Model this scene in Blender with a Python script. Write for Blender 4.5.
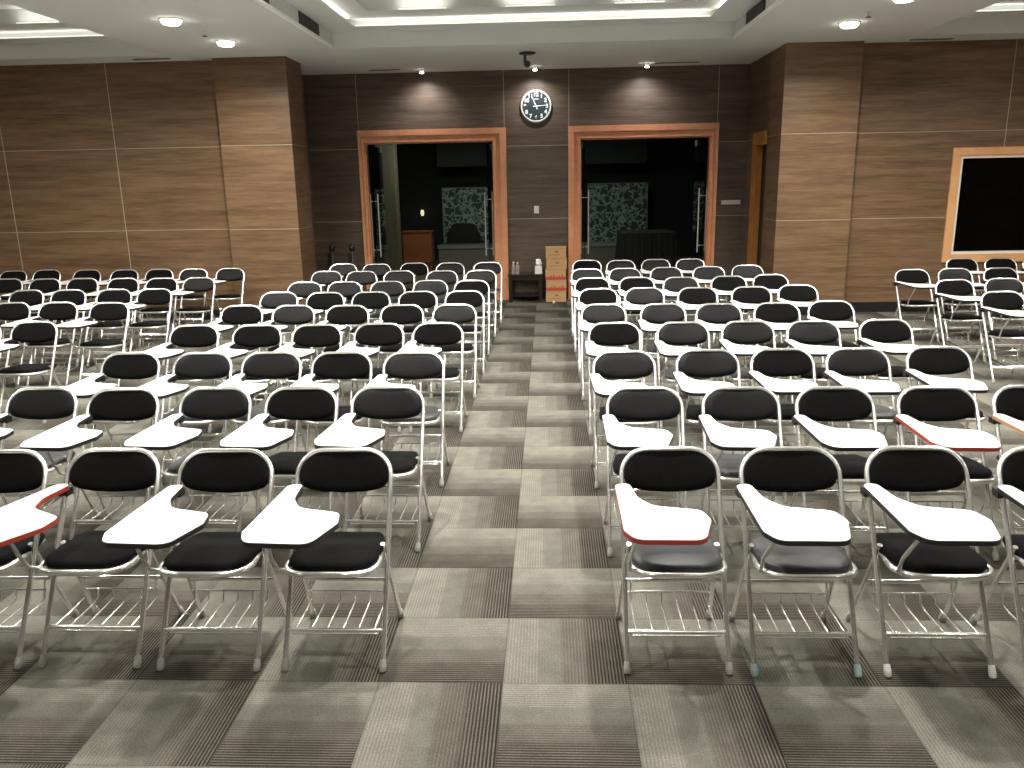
import bpy, math, random
from mathutils import Vector, Matrix
random.seed(7)
PI = math.pi
sc = bpy.context.scene
for o in list(bpy.data.objects): bpy.data.objects.remove(o)
COL = sc.collection

# ------------------------------------------------------------------ camera
F, PITCH, YAW, ROLL = 811.5, 0.243429, -0.04693, -0.018895
f = Vector((math.sin(YAW)*math.cos(PITCH), math.cos(YAW)*math.cos(PITCH), -math.sin(PITCH)))
r = Vector((math.cos(YAW), -math.sin(YAW), 0)); u = r.cross(f)
r2 = r*math.cos(ROLL)+u*math.sin(ROLL); u2 = -r*math.sin(ROLL)+u*math.cos(ROLL)
cam = bpy.data.cameras.new('camera'); cam.sensor_width = 36; cam.lens = F*36/1024
cam.clip_start = .05; cam.clip_end = 100
co = bpy.data.objects.new('camera', cam); COL.objects.link(co)
M = Matrix((r2, u2, -f)).transposed().to_4x4(); M.translation = Vector((.1935, -2.8655, 1.9484))
co.matrix_world = M; sc.camera = co

# ------------------------------------------------------------------ world, exposure
w = bpy.data.worlds.new('world'); sc.world = w; w.use_nodes = True
w.node_tree.nodes['Background'].inputs[0].default_value = (.02, .02, .02, 1)
w.node_tree.nodes['Background'].inputs[1].default_value = .2
sc.view_settings.view_transform = 'Standard'; sc.view_settings.look = 'None'
sc.view_settings.exposure = 0.0; sc.view_settings.gamma = 1
sc.view_settings.use_curve_mapping = False
LIGHT = (1.0, .975, .90)
P_SIDE, P_MID, P_COVE, P_SPOT, P_LOBBY = 52, 95, 8, 52, 18

# ------------------------------------------------------------------ materials
def nt(name):
    m = bpy.data.materials.new(name); m.use_nodes = True
    return m, m.node_tree.nodes, m.node_tree.links, m.node_tree.nodes['Principled BSDF']
def mat(name, c, rough=.5, metal=0, spec=.5, noise=0, nscale=40, bump=0, emit=None, estr=0, coat=0, trans=0):
    m, N, L, b = nt(name)
    b.inputs['Base Color'].default_value = (*c, 1); b.inputs['Roughness'].default_value = rough
    b.inputs['Metallic'].default_value = metal; b.inputs['Specular IOR Level'].default_value = spec
    b.inputs['Coat Weight'].default_value = coat; b.inputs['Transmission Weight'].default_value = trans
    if emit:
        b.inputs['Emission Color'].default_value = (*emit, 1); b.inputs['Emission Strength'].default_value = estr
    if noise or bump:
        tc = N.new('ShaderNodeTexCoord'); n = N.new('ShaderNodeTexNoise')
        n.inputs['Scale'].default_value = nscale; n.inputs['Detail'].default_value = 4
        L.new(tc.outputs['Object'], n.inputs['Vector'])
        if noise:
            mx = N.new('ShaderNodeMix'); mx.data_type = 'RGBA'; mx.blend_type = 'MIX'
            mx.inputs[6].default_value = (*[v*(1-noise) for v in c], 1)
            mx.inputs[7].default_value = (*[min(1, v*(1+noise)) for v in c], 1)
            L.new(n.outputs['Fac'], mx.inputs[0]); L.new(mx.outputs[2], b.inputs['Base Color'])
        if bump:
            bp = N.new('ShaderNodeBump'); bp.inputs['Strength'].default_value = bump; bp.inputs['Distance'].default_value = .002
            L.new(n.outputs['Fac'], bp.inputs['Height']); L.new(bp.outputs[0], b.inputs['Normal'])
    return m

def wood(name, c1, c2, sx=(.8, .8, 12), rough=.45, spec=.4):
    m, N, L, b = nt(name)
    tc = N.new('ShaderNodeTexCoord')
    def layer(s, scale, det):
        mp = N.new('ShaderNodeMapping'); mp.inputs['Scale'].default_value = s
        L.new(tc.outputs['Object'], mp.inputs['Vector'])
        n = N.new('ShaderNodeTexNoise'); n.inputs['Scale'].default_value = scale; n.inputs['Detail'].default_value = det
        n.inputs['Roughness'].default_value = .6
        L.new(mp.outputs[0], n.inputs['Vector']); return n.outputs['Fac']
    a = layer(sx, 1.0, 3); c = layer(tuple(v*3.2 for v in sx), 1.3, 5)
    mx = N.new('ShaderNodeMix'); mx.data_type = 'FLOAT'; mx.inputs[0].default_value = .42
    L.new(a, mx.inputs[2]); L.new(c, mx.inputs[3])
    cr = N.new('ShaderNodeValToRGB'); cr.color_ramp.elements[0].position = .33; cr.color_ramp.elements[1].position = .68
    cr.color_ramp.elements[0].color = (*c1, 1); cr.color_ramp.elements[1].color = (*c2, 1)
    L.new(mx.outputs[0], cr.inputs[0]); L.new(cr.outputs[0], b.inputs['Base Color'])
    b.inputs['Roughness'].default_value = rough; b.inputs['Specular IOR Level'].default_value = spec
    return m

def carpet():
    m, N, L, b = nt('carpet_tiles')
    def mth(op, a, c=None, d=None):
        n = N.new('ShaderNodeMath'); n.operation = op
        for i, v in enumerate((a, c, d)):
            if v is None: continue
            if isinstance(v, (int, float)): n.inputs[i].default_value = v
            else: L.new(v, n.inputs[i])
        return n.outputs[0]
    tc = N.new('ShaderNodeTexCoord'); s = N.new('ShaderNodeSeparateXYZ'); L.new(tc.outputs['Object'], s.inputs[0])
    U = mth('MULTIPLY', s.outputs[0], 2); V = mth('MULTIPLY', s.outputs[1], 2)
    iu = mth('FLOOR', U); iv = mth('FLOOR', V); fu = mth('SUBTRACT', U, iu); fv = mth('SUBTRACT', V, iv)
    par = mth('FLOORED_MODULO', mth('ADD', iu, iv), 2)          # 0 = stripes run away from camera
    t = mth('ADD', mth('MULTIPLY', mth('SUBTRACT', 1, par), fu), mth('MULTIPLY', par, mth('SUBTRACT', 1, fv)))
    # per tile random
    cb = N.new('ShaderNodeCombineXYZ'); L.new(iu, cb.inputs[0]); L.new(iv, cb.inputs[1])
    wn = N.new('ShaderNodeTexWhiteNoise'); wn.noise_dimensions = '2D'; L.new(cb.outputs[0], wn.inputs['Vector'])
    tj = mth('ADD', t, mth('MULTIPLY', mth('SUBTRACT', wn.outputs['Value'], .5), .10))
    cr = N.new('ShaderNodeValToRGB'); cr.color_ramp.interpolation = 'LINEAR'; e = cr.color_ramp.elements
    e[0].position = 0; e[0].color = (.144, .138, .116, 1); e[1].position = 1; e[1].color = (.050, .045, .036, 1)
    for p, c in ((.30, (.136, .130, .109)), (.33, (.114, .110, .092)), (.50, (.106, .102, .085)), (.53, (.088, .081, .067)),
                 (.70, (.080, .074, .061)), (.73, (.062, .056, .045))):
        k = e.new(p); k.color = (*c, 1)
    L.new(tj, cr.inputs[0])
    st = mth('MULTIPLY', t, 37); fs = mth('FRACT', st)
    sq = mth('SMOOTH_MIN', mth('MAXIMUM', mth('MULTIPLY', mth('SUBTRACT', mth('ABSOLUTE', mth('SUBTRACT', fs, .5)), .22), 9), 0), 1, .2)
    ar = N.new('ShaderNodeValToRGB'); q = ar.color_ramp.elements
    q[0].position = 0; q[0].color = (.16, .16, .16, 1); q[1].position = 1; q[1].color = (1.0, 1.0, 1.0, 1)
    for p, v in ((.30, .15), (.34, .04), (.52, .05), (.58, .20), (.72, .28), (.76, .75)):
        k = q.new(p); k.color = (v, v, v, 1)
    L.new(tj, ar.inputs[0]); amp = ar.outputs[0]
    # light thread on dark ground: colour * (1 + k)
    nz = N.new('ShaderNodeTexNoise'); nz.inputs['Scale'].default_value = 130; nz.inputs['Detail'].default_value = 3
    L.new(tc.outputs['Object'], nz.inputs['Vector'])
    nb = N.new('ShaderNodeTexNoise'); nb.inputs['Scale'].default_value = 9; nb.inputs['Detail'].default_value = 4
    L.new(tc.outputs['Object'], nb.inputs['Vector'])
    k = mth('ADD', mth('MULTIPLY', mth('SUBTRACT', sq, .45), mth('MULTIPLY', amp, 1.5)), 1)
    k = mth('MULTIPLY', k, mth('MULTIPLY_ADD', nz.outputs['Fac'], 1.0, .5))
    k = mth('MULTIPLY', k, mth('MULTIPLY_ADD', nb.outputs['Fac'], .7, .65))
    # seams between tiles
    eu = mth('ABSOLUTE', mth('SUBTRACT', fu, .5)); ev = mth('ABSOLUTE', mth('SUBTRACT', fv, .5))
    seam = mth('GREATER_THAN', mth('MAXIMUM', eu, ev), .4945)
    k = mth('MULTIPLY', k, mth('SUBTRACT', 1, mth('MULTIPLY', seam, .35)))
    vm = N.new('ShaderNodeVectorMath'); vm.operation = 'SCALE'
    L.new(cr.outputs[0], vm.inputs[0]); L.new(k, vm.inputs['Scale']); L.new(vm.outputs[0], b.inputs['Base Color'])
    b.inputs['Roughness'].default_value = .95; b.inputs['Specular IOR Level'].default_value = .1
    bp = N.new('ShaderNodeBump'); bp.inputs['Strength'].default_value = .25; bp.inputs['Distance'].default_value = .003
    L.new(nz.outputs['Fac'], bp.inputs['Height']); L.new(bp.outputs[0], b.inputs['Normal'])
    return m

def etched():
    m, N, L, b = nt('etched_glass')
    tc = N.new('ShaderNodeTexCoord')
    vo = N.new('ShaderNodeTexVoronoi'); vo.feature = 'DISTANCE_TO_EDGE'; vo.inputs['Scale'].default_value = 7
    n = N.new('ShaderNodeTexNoise'); n.inputs['Scale'].default_value = 9; n.inputs['Detail'].default_value = 3
    mx = N.new('ShaderNodeMix'); mx.data_type = 'RGBA'; mx.inputs[0].default_value = .25
    L.new(tc.outputs['Object'], mx.inputs[6]); L.new(tc.outputs['Object'], n.inputs['Vector']); L.new(n.outputs['Color'], mx.inputs[7])
    L.new(mx.outputs[2], vo.inputs['Vector'])
    cr = N.new('ShaderNodeValToRGB'); cr.color_ramp.elements[0].position = .05; cr.color_ramp.elements[1].position = .12
    cr.color_ramp.elements[0].color = (.50, .62, .54, 1); cr.color_ramp.elements[1].color = (.07, .10, .09, 1)
    L.new(vo.outputs['Distance'], cr.inputs[0]); L.new(cr.outputs[0], b.inputs['Base Color'])
    b.inputs['Roughness'].default_value = .3
    return m

def clear_glass(name, tint=(.9, .95, .92)):
    m, N, L, b = nt(name)
    tr = N.new('ShaderNodeBsdfTransparent'); tr.inputs[0].default_value = (*tint, 1)
    gl = N.new('ShaderNodeBsdfGlossy'); gl.inputs['Roughness'].default_value = .02
    fr = N.new('ShaderNodeFresnel'); fr.inputs['IOR'].default_value = 1.45
    mx = N.new('ShaderNodeMixShader'); L.new(fr.outputs[0], mx.inputs[0]); L.new(tr.outputs[0], mx.inputs[1]); L.new(gl.outputs[0], mx.inputs[2])
    L.new(mx.outputs[0], N['Material Output'].inputs[0])
    return m

m_chrome = mat('chrome_tube', (.95, .94, .92), .17, .88)
m_fabric = mat('black_fabric', (.004, .004, .004), .9, spec=.08, noise=.4, nscale=90, bump=.3)
m_vinyl = mat('grey_black_vinyl', (.005, .005, .0055), .46, spec=.14, noise=.15, nscale=12)
m_vseat = mat('dark_grey_vinyl', (.026, .026, .027), .48, spec=.4, noise=.12, nscale=12)
m_tab = mat('white_laminate', (.86, .86, .84), .28, spec=.5)
m_edge = mat('black_edge_band', (.012, .011, .011), .4)
m_edge_red = mat('red_edge_band', (.30, .035, .02), .4)
m_edge_br = mat('brown_edge_band', (.42, .22, .12), .4)
m_black = mat('black_plastic', (.012, .012, .012), .45)
m_foot = mat('grey_rubber', (.30, .30, .275), .7, noise=.2, nscale=60)
m_foot_blue = mat('blue_grey_rubber', (.36, .46, .47), .6, noise=.2, nscale=60)
m_foot_white = mat('worn_white_rubber', (.68, .68, .64), .6, noise=.25, nscale=60)
m_wall = wood('wall_laminate', (.092, .050, .024), (.240, .144, .080))
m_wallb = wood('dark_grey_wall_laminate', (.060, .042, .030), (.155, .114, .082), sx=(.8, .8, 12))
m_seam = mat('pale_joint', (.42, .36, .27), .5)
m_groove = mat('dark_joint', (.02, .015, .01), .7)
m_frame = wood('orange_wood', (.60, .255, .125), (.74, .35, .19), sx=(3, 3, 3), rough=.35)
m_ceil = mat('ceiling_paint', (.70, .71, .68), .8, spec=.2, noise=.02, nscale=3)
m_base = mat('black_baseboard', (.012, .011, .01), .4)
m_carpet = carpet()
m_lens = mat('lit_lens', (1, 1, 1), .5, emit=(1, .95, .82), estr=14)
m_strip = mat('lit_tube', (1, 1, 1), .5, emit=(1, .98, .92), estr=1.3)
m_ring = mat('white_ring', (.7, .7, .66), .4)
m_dark = mat('dark_void', (.006, .006, .006), .9)
m_pane = mat('black_window_glass', (.001, .001, .001), .04, spec=.12)
m_glass = clear_glass('clear_glass')
m_etch = etched()
m_steel = mat('brushed_steel', (.78, .75, .68), .32, .65)
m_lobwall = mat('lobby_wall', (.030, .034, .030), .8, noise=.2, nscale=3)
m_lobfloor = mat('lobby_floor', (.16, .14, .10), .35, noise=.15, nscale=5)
m_grill = mat('black_grille', (.015, .015, .015), .5)

# ------------------------------------------------------------------ mesh builder
class MB:
    def __init__(s): s.v = []; s.f = []; s.mi = []; s.sm = []
    def add(s, vs, fs, mi=0, smooth=False):
        b = len(s.v); s.v += [tuple(v) for v in vs]
        for q in fs: s.f.append(tuple(i+b for i in q)); s.mi.append(mi); s.sm.append(smooth)
        return s
    def box(s, x0, x1, y0, y1, z0, z1, mi=0):
        vs = [(x, y, z) for z in (z0, z1) for y in (y0, y1) for x in (x0, x1)]
        return s.add(vs, [(0, 2, 3, 1), (4, 5, 7, 6), (0, 1, 5, 4), (2, 6, 7, 3), (0, 4, 6, 2), (1, 3, 7, 5)], mi)
    def tube(s, pts, rad, n=8, mi=0, caps=True, closed=False):
        pts = [Vector(p) for p in pts]; m = len(pts); vs = []; fs = []
        tang = []
        for i in range(m):
            a = pts[(i-1) % m] if (i or closed) else pts[i]; c = pts[(i+1) % m] if (i < m-1 or closed) else pts[i]
            tang.append((c-a).normalized())
        nrm = tang[0].orthogonal().normalized()
        for i in range(m):
            t = tang[i]; nrm = (nrm-t*nrm.dot(t)).normalized(); bn = t.cross(nrm)
            rr = rad[i] if isinstance(rad, (list, tuple)) else rad
            for k in range(n):
                a = 2*PI*k/n; vs.append(pts[i]+nrm*(rr*math.cos(a))+bn*(rr*math.sin(a)))
        for i in range(m if closed else m-1):
            for k in range(n):
                a = i*n; c = ((i+1) % m)*n
                fs.append((a+k, a+(k+1) % n, c+(k+1) % n, c+k))
        s.add(vs, fs, mi, True)
        if caps and not closed:
            s.add(vs[:n], [tuple(range(n-1, -1, -1))], mi); s.add(vs[-n:], [tuple(range(n))], mi)
        return s
    def lathe(s, prof, c=(0, 0, 0), n=20, mi=0, axis='z', smooth=True):
        vs = []; fs = []; m = len(prof)
        for (rr, h) in prof:
            for k in range(n):
                a = 2*PI*k/n; x, y = rr*math.cos(a), rr*math.sin(a)
                p = (x, y, h) if axis == 'z' else (x, -h, y)
                vs.append((c[0]+p[0], c[1]+p[1], c[2]+p[2]))
        for i in range(m-1):
            for k in range(n): fs.append((i*n+k, i*n+(k+1) % n, (i+1)*n+(k+1) % n, (i+1)*n+k))
        s.add(vs, fs, mi, smooth)
        s.add(vs[:n], [tuple(range(n-1, -1, -1))], mi); s.add(vs[-n:], [tuple(range(n))], mi)
        return s
    def prism(s, outline, z0, z1, mi=0, side_mi=None, T=None, bev=0):
        n = len(outline); T = T or (lambda p: p)
        lo = [T((x, y, z0)) for x, y in outline]; hi = [T((x, y, z1)) for x, y in outline]
        s.add(lo+hi, [tuple(range(n-1, -1, -1)), tuple(range(n, 2*n))], mi)
        s.add(lo+hi, [(i, (i+1) % n, n+(i+1) % n, n+i) for i in range(n)], mi if side_mi is None else side_mi)
        return s
    def obj(s, name, mats, parent=None, loc=None):
        me = bpy.data.meshes.new(name); me.from_pydata(s.v, [], s.f)
        for m in (mats if isinstance(mats, (list, tuple)) else [mats]): me.materials.append(m)
        me.polygons.foreach_set('material_index', s.mi); me.polygons.foreach_set('use_smooth', s.sm); me.update()
        o = bpy.data.objects.new(name, me); COL.objects.link(o)
        if parent: o.parent = parent
        if loc: o.location = loc
        return o
def thing(name, label, cat, loc=(0, 0, 0), rz=0, group=None):
    o = bpy.data.objects.new(name, None); o.empty_display_size = .1; COL.objects.link(o)
    o.location = loc; o.rotation_euler.z = rz; o['label'] = label; o['category'] = cat
    if group: o['group'] = group
    return o
def tag(o, label, cat, group=None):
    o['label'] = label; o['category'] = cat
    if group: o['group'] = group
    return o
def struct(o): o['kind'] = 'structure'; return o
def kids(o): return KID.get(o.name, [])
def arc(cx, cy, rr, a0, a1, n):
    return [(cx+rr*math.cos(a0+(a1-a0)*i/n), cy+rr*math.sin(a0+(a1-a0)*i/n)) for i in range(n+1)]
def rounded(pts, rad, n=5):
    out = []; m = len(pts)
    for i in range(m):
        p = Vector(pts[i]); a = Vector(pts[i-1])-p; c = Vector(pts[(i+1) % m])-p
        rr = rad[i] if isinstance(rad, (list, tuple)) else rad
        ang = a.angle(c); d = min(rr/math.tan(ang/2), a.length*.48, c.length*.48); p0 = p+a.normalized()*d; p1 = p+c.normalized()*d
        for k in range(n+1):
            t = k/n; q = p0*(1-t)**2+p*2*t*(1-t)+p1*t*t; out.append((q.x, q.y))
    return out

# ------------------------------------------------------------------ room shell
H = 3.705; XW = 9.3; YB = -6.0; YF = 9.2; YR = 11.011
struct(MB().box(-XW, XW, YB, YR+.2, -.05, 0).obj('floor', m_carpet))

def tray(mb, x0, x1, y0, y1):
    """stepped ceiling coffer: riser, soffit, cove, soffit, cove, ceiling"""
    def ring(a, b, z):        # flat soffit between rect a (outer) and b (inner), box with thickness
        (ax0, ax1, ay0, ay1), (bx0, bx1, by0, by1) = a, b
        mb.box(ax0, ax1, by1, ay1, z, z+.008); mb.box(ax0, ax1, ay0, by0, z, z+.008)
        mb.box(ax0, bx0, by0, by1, z, z+.008); mb.box(bx1, ax1, by0, by1, z, z+.008)
    def wall(a, z0, z1, t=.02):
        x0, x1, y0, y1 = a
        mb.box(x0-t, x1+t, y1, y1+t, z0, z1); mb.box(x0-t, x1+t, y0-t, y0, z0, z1)
        mb.box(x0-t, x0, y0, y1, z0, z1); mb.box(x1, x1+t, y0, y1, z0, z1)
    ins = lambda a, dx, dy: (a[0]+dx, a[1]-dx, a[2]+dy, a[3]-dy)
    A = (x0, x1, y0, y1); wall(A, H+.02, 3.905)
    B = ins(A, .385, .37); B2 = ins(B, -.16, -.16)
    ring(A, B, 3.90)
    wall(B2, 3.905, 3.995)
    C = ins(B, .265, .43); C2 = ins(C, -.16, -.16)
    ring(B2, C, 3.995)
    wall(C2, 4.0, 4.20)
    mb.box(C2[0], C2[1], C2[2], C2[3], 4.20, 4.22)
    return B, B2, C, C2
mb = MB()
TX, TY0, TY1 = 2.625, -4.6, 8.49
SX0, SX1, SY1 = 4.98, 8.7, 8.66
# flat ceiling slabs around three coffers
mb.box(-XW, XW, TY0-1.6, TY0, H, H+.02); mb.box(-XW, XW, SY1, YR+.2, H, H+.02)
mb.box(-SX0, -TX, TY0, SY1, H, H+.02); mb.box(TX, SX0, TY0, SY1, H, H+.02)
mb.box(-TX, TX, TY1, SY1, H, H+.02)
mb.box(-XW, -SX1, TY0, SY1, H, H+.02); mb.box(SX1, XW, TY0, SY1, H, H+.02)
trays = [tray(mb, -TX, TX, TY0, TY1), tray(mb, -SX1, -SX0, TY0, SY1), tray(mb, SX0, SX1, TY0, SY1)]
# edge bead of the middle coffer; extra-white paint stands in for light catching it
bead = MB().box(-TX, -TX+.035, TY0, TY1, H-.004, H+.028).box(TX-.035, TX, TY0, TY1, H-.004, H+.028)
struct(bead.obj('trim_4', mat('lit_edge_paint', (.92, .92, .90), .35)))
mb.box(-XW, XW, YB, YR+.2, 4.30, 4.32)
struct(mb.obj('ceiling', m_ceil))

Z1, Z2 = 1.352, 2.528
def hseams(mb, x0, x1, y, zs=(Z1, Z2)):
    for z in zs: mb.box(x0, x1, y-.003, y, z-.004, z+.004, 1)
# outer front walls (either side), with pillar boxes
mb = MB(); mb.box(-XW, -4.45, YF, YF+.15, 0, H); hseams(mb, -XW, -4.45, YF)
for x in (-6.1, -7.78): mb.box(x-.005, x+.005, YF-.004, YF, 0, H, 1)
mb.box(-4.462, -4.45, YF-.01, YF, 0, H, 2)
struct(mb.obj('wall_front_left', [m_wall, m_seam, m_groove]))
mb = MB()
# window opening x 5.98..8.4, z .84..2.19
mb.box(4.46, 5.98, YF, YF+.15, 0, H); mb.box(8.3, XW, YF, YF+.15, 0, H)
mb.box(5.98, 8.3, YF, YF+.15, 0, .83); mb.box(5.98, 8.3, YF, YF+.15, 2.19, H)
hseams(mb, 4.46, 5.87, YF); hseams(mb, 5.87, XW, YF, (Z2,))
mb.box(6.555, 6.565, YF-.004, YF, 2.3, H, 1); mb.box(4.46, 4.472, YF-.01, YF, 0, H, 2)
struct(mb.obj('wall_front_right', [m_wall, m_seam, m_groove]))
for sgn, nm in ((-1, 'left'), (1, 'right')):
    x0, x1 = sorted((sgn*3.425, sgn*4.455)); mb = MB()
    mb.box(x0, x1, 9.0, 9.72, 0, H); hseams(mb, x0, x1, 9.0)
    xi = sgn*3.425
    for z in (Z1, Z2):
        a, b = sorted((xi, xi-sgn*.003)); mb.box(a, b, 9.0, 9.72, z-.004, z+.004, 1)
    struct(mb.obj('wall_pillar_'+nm, [m_wall, m_seam]))
# recess sides
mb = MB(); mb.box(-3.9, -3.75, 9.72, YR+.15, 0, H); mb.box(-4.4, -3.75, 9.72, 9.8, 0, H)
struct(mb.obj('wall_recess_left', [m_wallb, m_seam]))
mb = MB()
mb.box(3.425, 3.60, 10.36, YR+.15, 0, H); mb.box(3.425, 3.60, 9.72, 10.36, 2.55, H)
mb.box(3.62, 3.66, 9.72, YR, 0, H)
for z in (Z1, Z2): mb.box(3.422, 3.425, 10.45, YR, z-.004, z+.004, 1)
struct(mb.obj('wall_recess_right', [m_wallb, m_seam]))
# back wall with two doorways
DL = (-2.83, -.69); DR = (.73, 2.86); DZ = 2.625
mb = MB()
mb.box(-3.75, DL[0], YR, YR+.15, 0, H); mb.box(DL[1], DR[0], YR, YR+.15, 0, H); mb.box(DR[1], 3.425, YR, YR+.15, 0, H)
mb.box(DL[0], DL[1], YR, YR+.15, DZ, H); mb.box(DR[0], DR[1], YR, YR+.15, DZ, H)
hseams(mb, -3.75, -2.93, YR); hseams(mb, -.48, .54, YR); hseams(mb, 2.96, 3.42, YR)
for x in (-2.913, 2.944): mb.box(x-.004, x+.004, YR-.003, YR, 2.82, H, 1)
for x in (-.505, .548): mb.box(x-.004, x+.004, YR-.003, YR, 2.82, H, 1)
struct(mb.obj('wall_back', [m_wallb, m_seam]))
# side and rear walls
struct(MB().box(-XW-.1, -XW, YB, YF+.15, 0, H+.7).obj('wall_left', m_wall))
struct(MB().box(XW, XW+.1, YB, YF+.15, 0, H+.7).obj('wall_right', m_wall))
struct(MB().box(-XW, XW, YB-.1, YB, 0, H+.7).obj('wall_rear', mat('rear_wall_paint', (.35, .33, .29), .8)))
# baseboards
struct(MB().box(-XW, -4.455, YF-.015, YF, 0, .15).obj('baseboard_left', m_base))
struct(MB().box(4.455, XW, YF-.015, YF, 0, .15).obj('baseboard_right', m_base))
struct(MB().box(-4.455, -3.41, 8.99, 9.0, 0, .12).obj('baseboard_pillar_left', m_base))
struct(MB().box(3.41, 4.455, 8.99, 9.0, 0, .12).obj('baseboard_pillar_right', m_base))
mb = MB().box(-3.75, -2.93, YR-.012, YR, 0, .12).box(-.47, .53, YR-.012, YR, 0, .12).box(2.97, 3.42, YR-.012, YR, 0, .12)
struct(mb.obj('baseboard_back', m_base))

# ---- door frames (stepped architraves) as structure, glass leaves with handles
def frame_ring(mb, xa, xb, z1, wl, wr, wt, y0, y1, zb=0, wb=0):
    # portal: posts full height, header (and sill) between them, no overlaps; outer extents xa..xb, up to z1
    mb.box(xa, xa+wl, y0, y1, zb, z1); mb.box(xb-wr, xb, y0, y1, zb, z1); mb.box(xa+wl, xb-wr, y0, y1, z1-wt, z1)
    if wb: mb.box(xa+wl, xb-wr, y0, y1, zb, zb+wb)
def doorframe(name, xa, xb, xo0, xo1):
    mb = MB(); ZT = 2.82; y0 = YR-.035; wl, wr = xa-xo0, xo1-xb
    frame_ring(mb, xo0, xo1, ZT, wl, wr, ZT-DZ, y0, YR)
    frame_ring(mb, xo0, xo1, ZT, wl*.48, wr*.48, (ZT-DZ)*.48, y0-.035, y0)
    frame_ring(mb, xa-.03, xb+.03, DZ+.03, .03, .03, .03, y0-.018, y0)
    frame_ring(mb, xa, xb, DZ, .02, .02, .02, YR, YR+.17)
    o = mb.obj(name, m_frame); struct(o); return o
fr1 = doorframe('door_1', DL[0], DL[1], -2.925, -.480)
fr2 = doorframe('door_2', DR[0], DR[1], .537, 2.965)
def leaf(label, x, y0=11.02, y1=11.97):
    t = thing('glass_door_leaf', label, 'glass door', (x, y0, 0), 0, 'open glass leaves of the two doorways')
    mb = MB().box(-.006, .006, 0, y1-y0, .02, 2.58); mb.obj('glass_pane', m_glass, t)
    mb = MB().box(-.012, .012, y1-y0-.14, y1-y0, .0, .09).box(-.012, .012, y1-y0-.14, y1-y0, 2.50, 2.60); mb.obj('hinge_fitting', m_steel, t)
    for s in (-1, 1):
        h = MB(); h.tube([(s*.062, .10, .745), (s*.062, .10, 1.80)], .0125, 10)
        for z in (.86, 1.68): h.tube([(s*.006, .10, z), (s*.062, .10, z)], .007, 8)
        h.obj('door_handle', m_steel, t)
    return t
leaf('open glass door leaf at the left jamb of the left doorway', DL[0]+.09)
leaf('open glass door leaf at the right jamb of the left doorway, left of dark table', DL[1]-.11)
leaf('open glass door leaf at the left jamb of the right doorway, beside the cartons', DR[0]+.085)
leaf('open glass door leaf at the right jamb of the right doorway', DR[1]-.085)

# side door in the recess
mb = MB()
mb.box(3.385, 3.425, 10.36, 10.43, 0, 2.62); mb.box(3.385, 3.425, 9.73, 10.36, 2.43, 2.62)
mb.box(3.425, 3.52, 10.33, 10.36, 0, 2.55); mb.box(3.425, 3.52, 9.73, 10.33, 2.43, 2.46)
struct(mb.obj('door_3', wood('amber_wood', (.33, .13, .03), (.45, .19, .05), sx=(3, 3, 3))))
struct(MB().box(3.53, 3.56, 9.73, 10.35, 0, 2.5).obj('door_4', mat('dark_door_leaf', (.02, .014, .010), .5)))

# window right
mb = MB()
X0, X1, ZA, ZB = 5.868, 8.42, .715, 2.305
frame_ring(mb, X0, X1, ZB, .115, .115, .115, YF-.03, YF, ZA, .115)
mb.box(X0+.09, X1-.09, YF-.038, YF-.03, ZB-.10, ZB-.09)
struct(mb.obj('window_1', wood('light_orange_wood', (.68, .34, .15), (.80, .43, .21), sx=(3, 3, 3), rough=.4)))
mb = MB(); a0, a1, c0, c1 = X0+.115, X1-.115, ZA+.115, ZB-.115
frame_ring(mb, a0, a1, c1, .03, .03, .03, YF-.02, YF+.05, c0, .035)
struct(mb.obj('trim_1', mat('white_window_bead', (.80, .76, .66), .5)))
struct(MB().box(a0+.03, a1-.03, YF+.03, YF+.04, c0+.035, c1-.03).obj('window_2', m_pane))

# ------------------------------------------------------------------ lobby beyond the doors
LY = 18.6
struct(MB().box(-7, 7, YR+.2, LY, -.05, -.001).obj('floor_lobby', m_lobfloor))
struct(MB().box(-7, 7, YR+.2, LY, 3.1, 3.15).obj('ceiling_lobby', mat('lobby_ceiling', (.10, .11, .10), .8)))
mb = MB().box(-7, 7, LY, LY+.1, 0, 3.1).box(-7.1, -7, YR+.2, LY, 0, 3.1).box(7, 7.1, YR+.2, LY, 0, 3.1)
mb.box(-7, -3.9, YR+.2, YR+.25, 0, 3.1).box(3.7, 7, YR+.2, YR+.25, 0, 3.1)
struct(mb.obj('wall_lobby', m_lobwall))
struct(MB().box(-3.47, -3.08, 15.0, 15.4, 0, 3.1).obj('trim_2', wood('grey_brown_laminate', (.12, .11, .075), (.20, .18, .12), sx=(14, 14, .6))))
struct(MB().box(-2.5, -1.1, 17.6, 17.7, 2.35, 3.1).box(.9, 2.6, 17.6, 17.7, 2.35, 3.1).obj('trim_3', mat('lobby_bulkhead', (.035, .042, .037), .6)))
# counter
t = thing('counter', 'long low grey counter in the dark lobby beyond the doorways', 'counter', (0, 16.9, 0))
MB().box(-2.45, 2.05, 0, .5, 0, .42).obj('counter_body', mat('counter_front', (.20, .19, .15), .5, noise=.1, nscale=8), t)
MB().box(-2.47, 2.07, -.03, .53, .42, .50).obj('countertop', mat('counter_top', (.24, .27, .25), .3), t)
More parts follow.
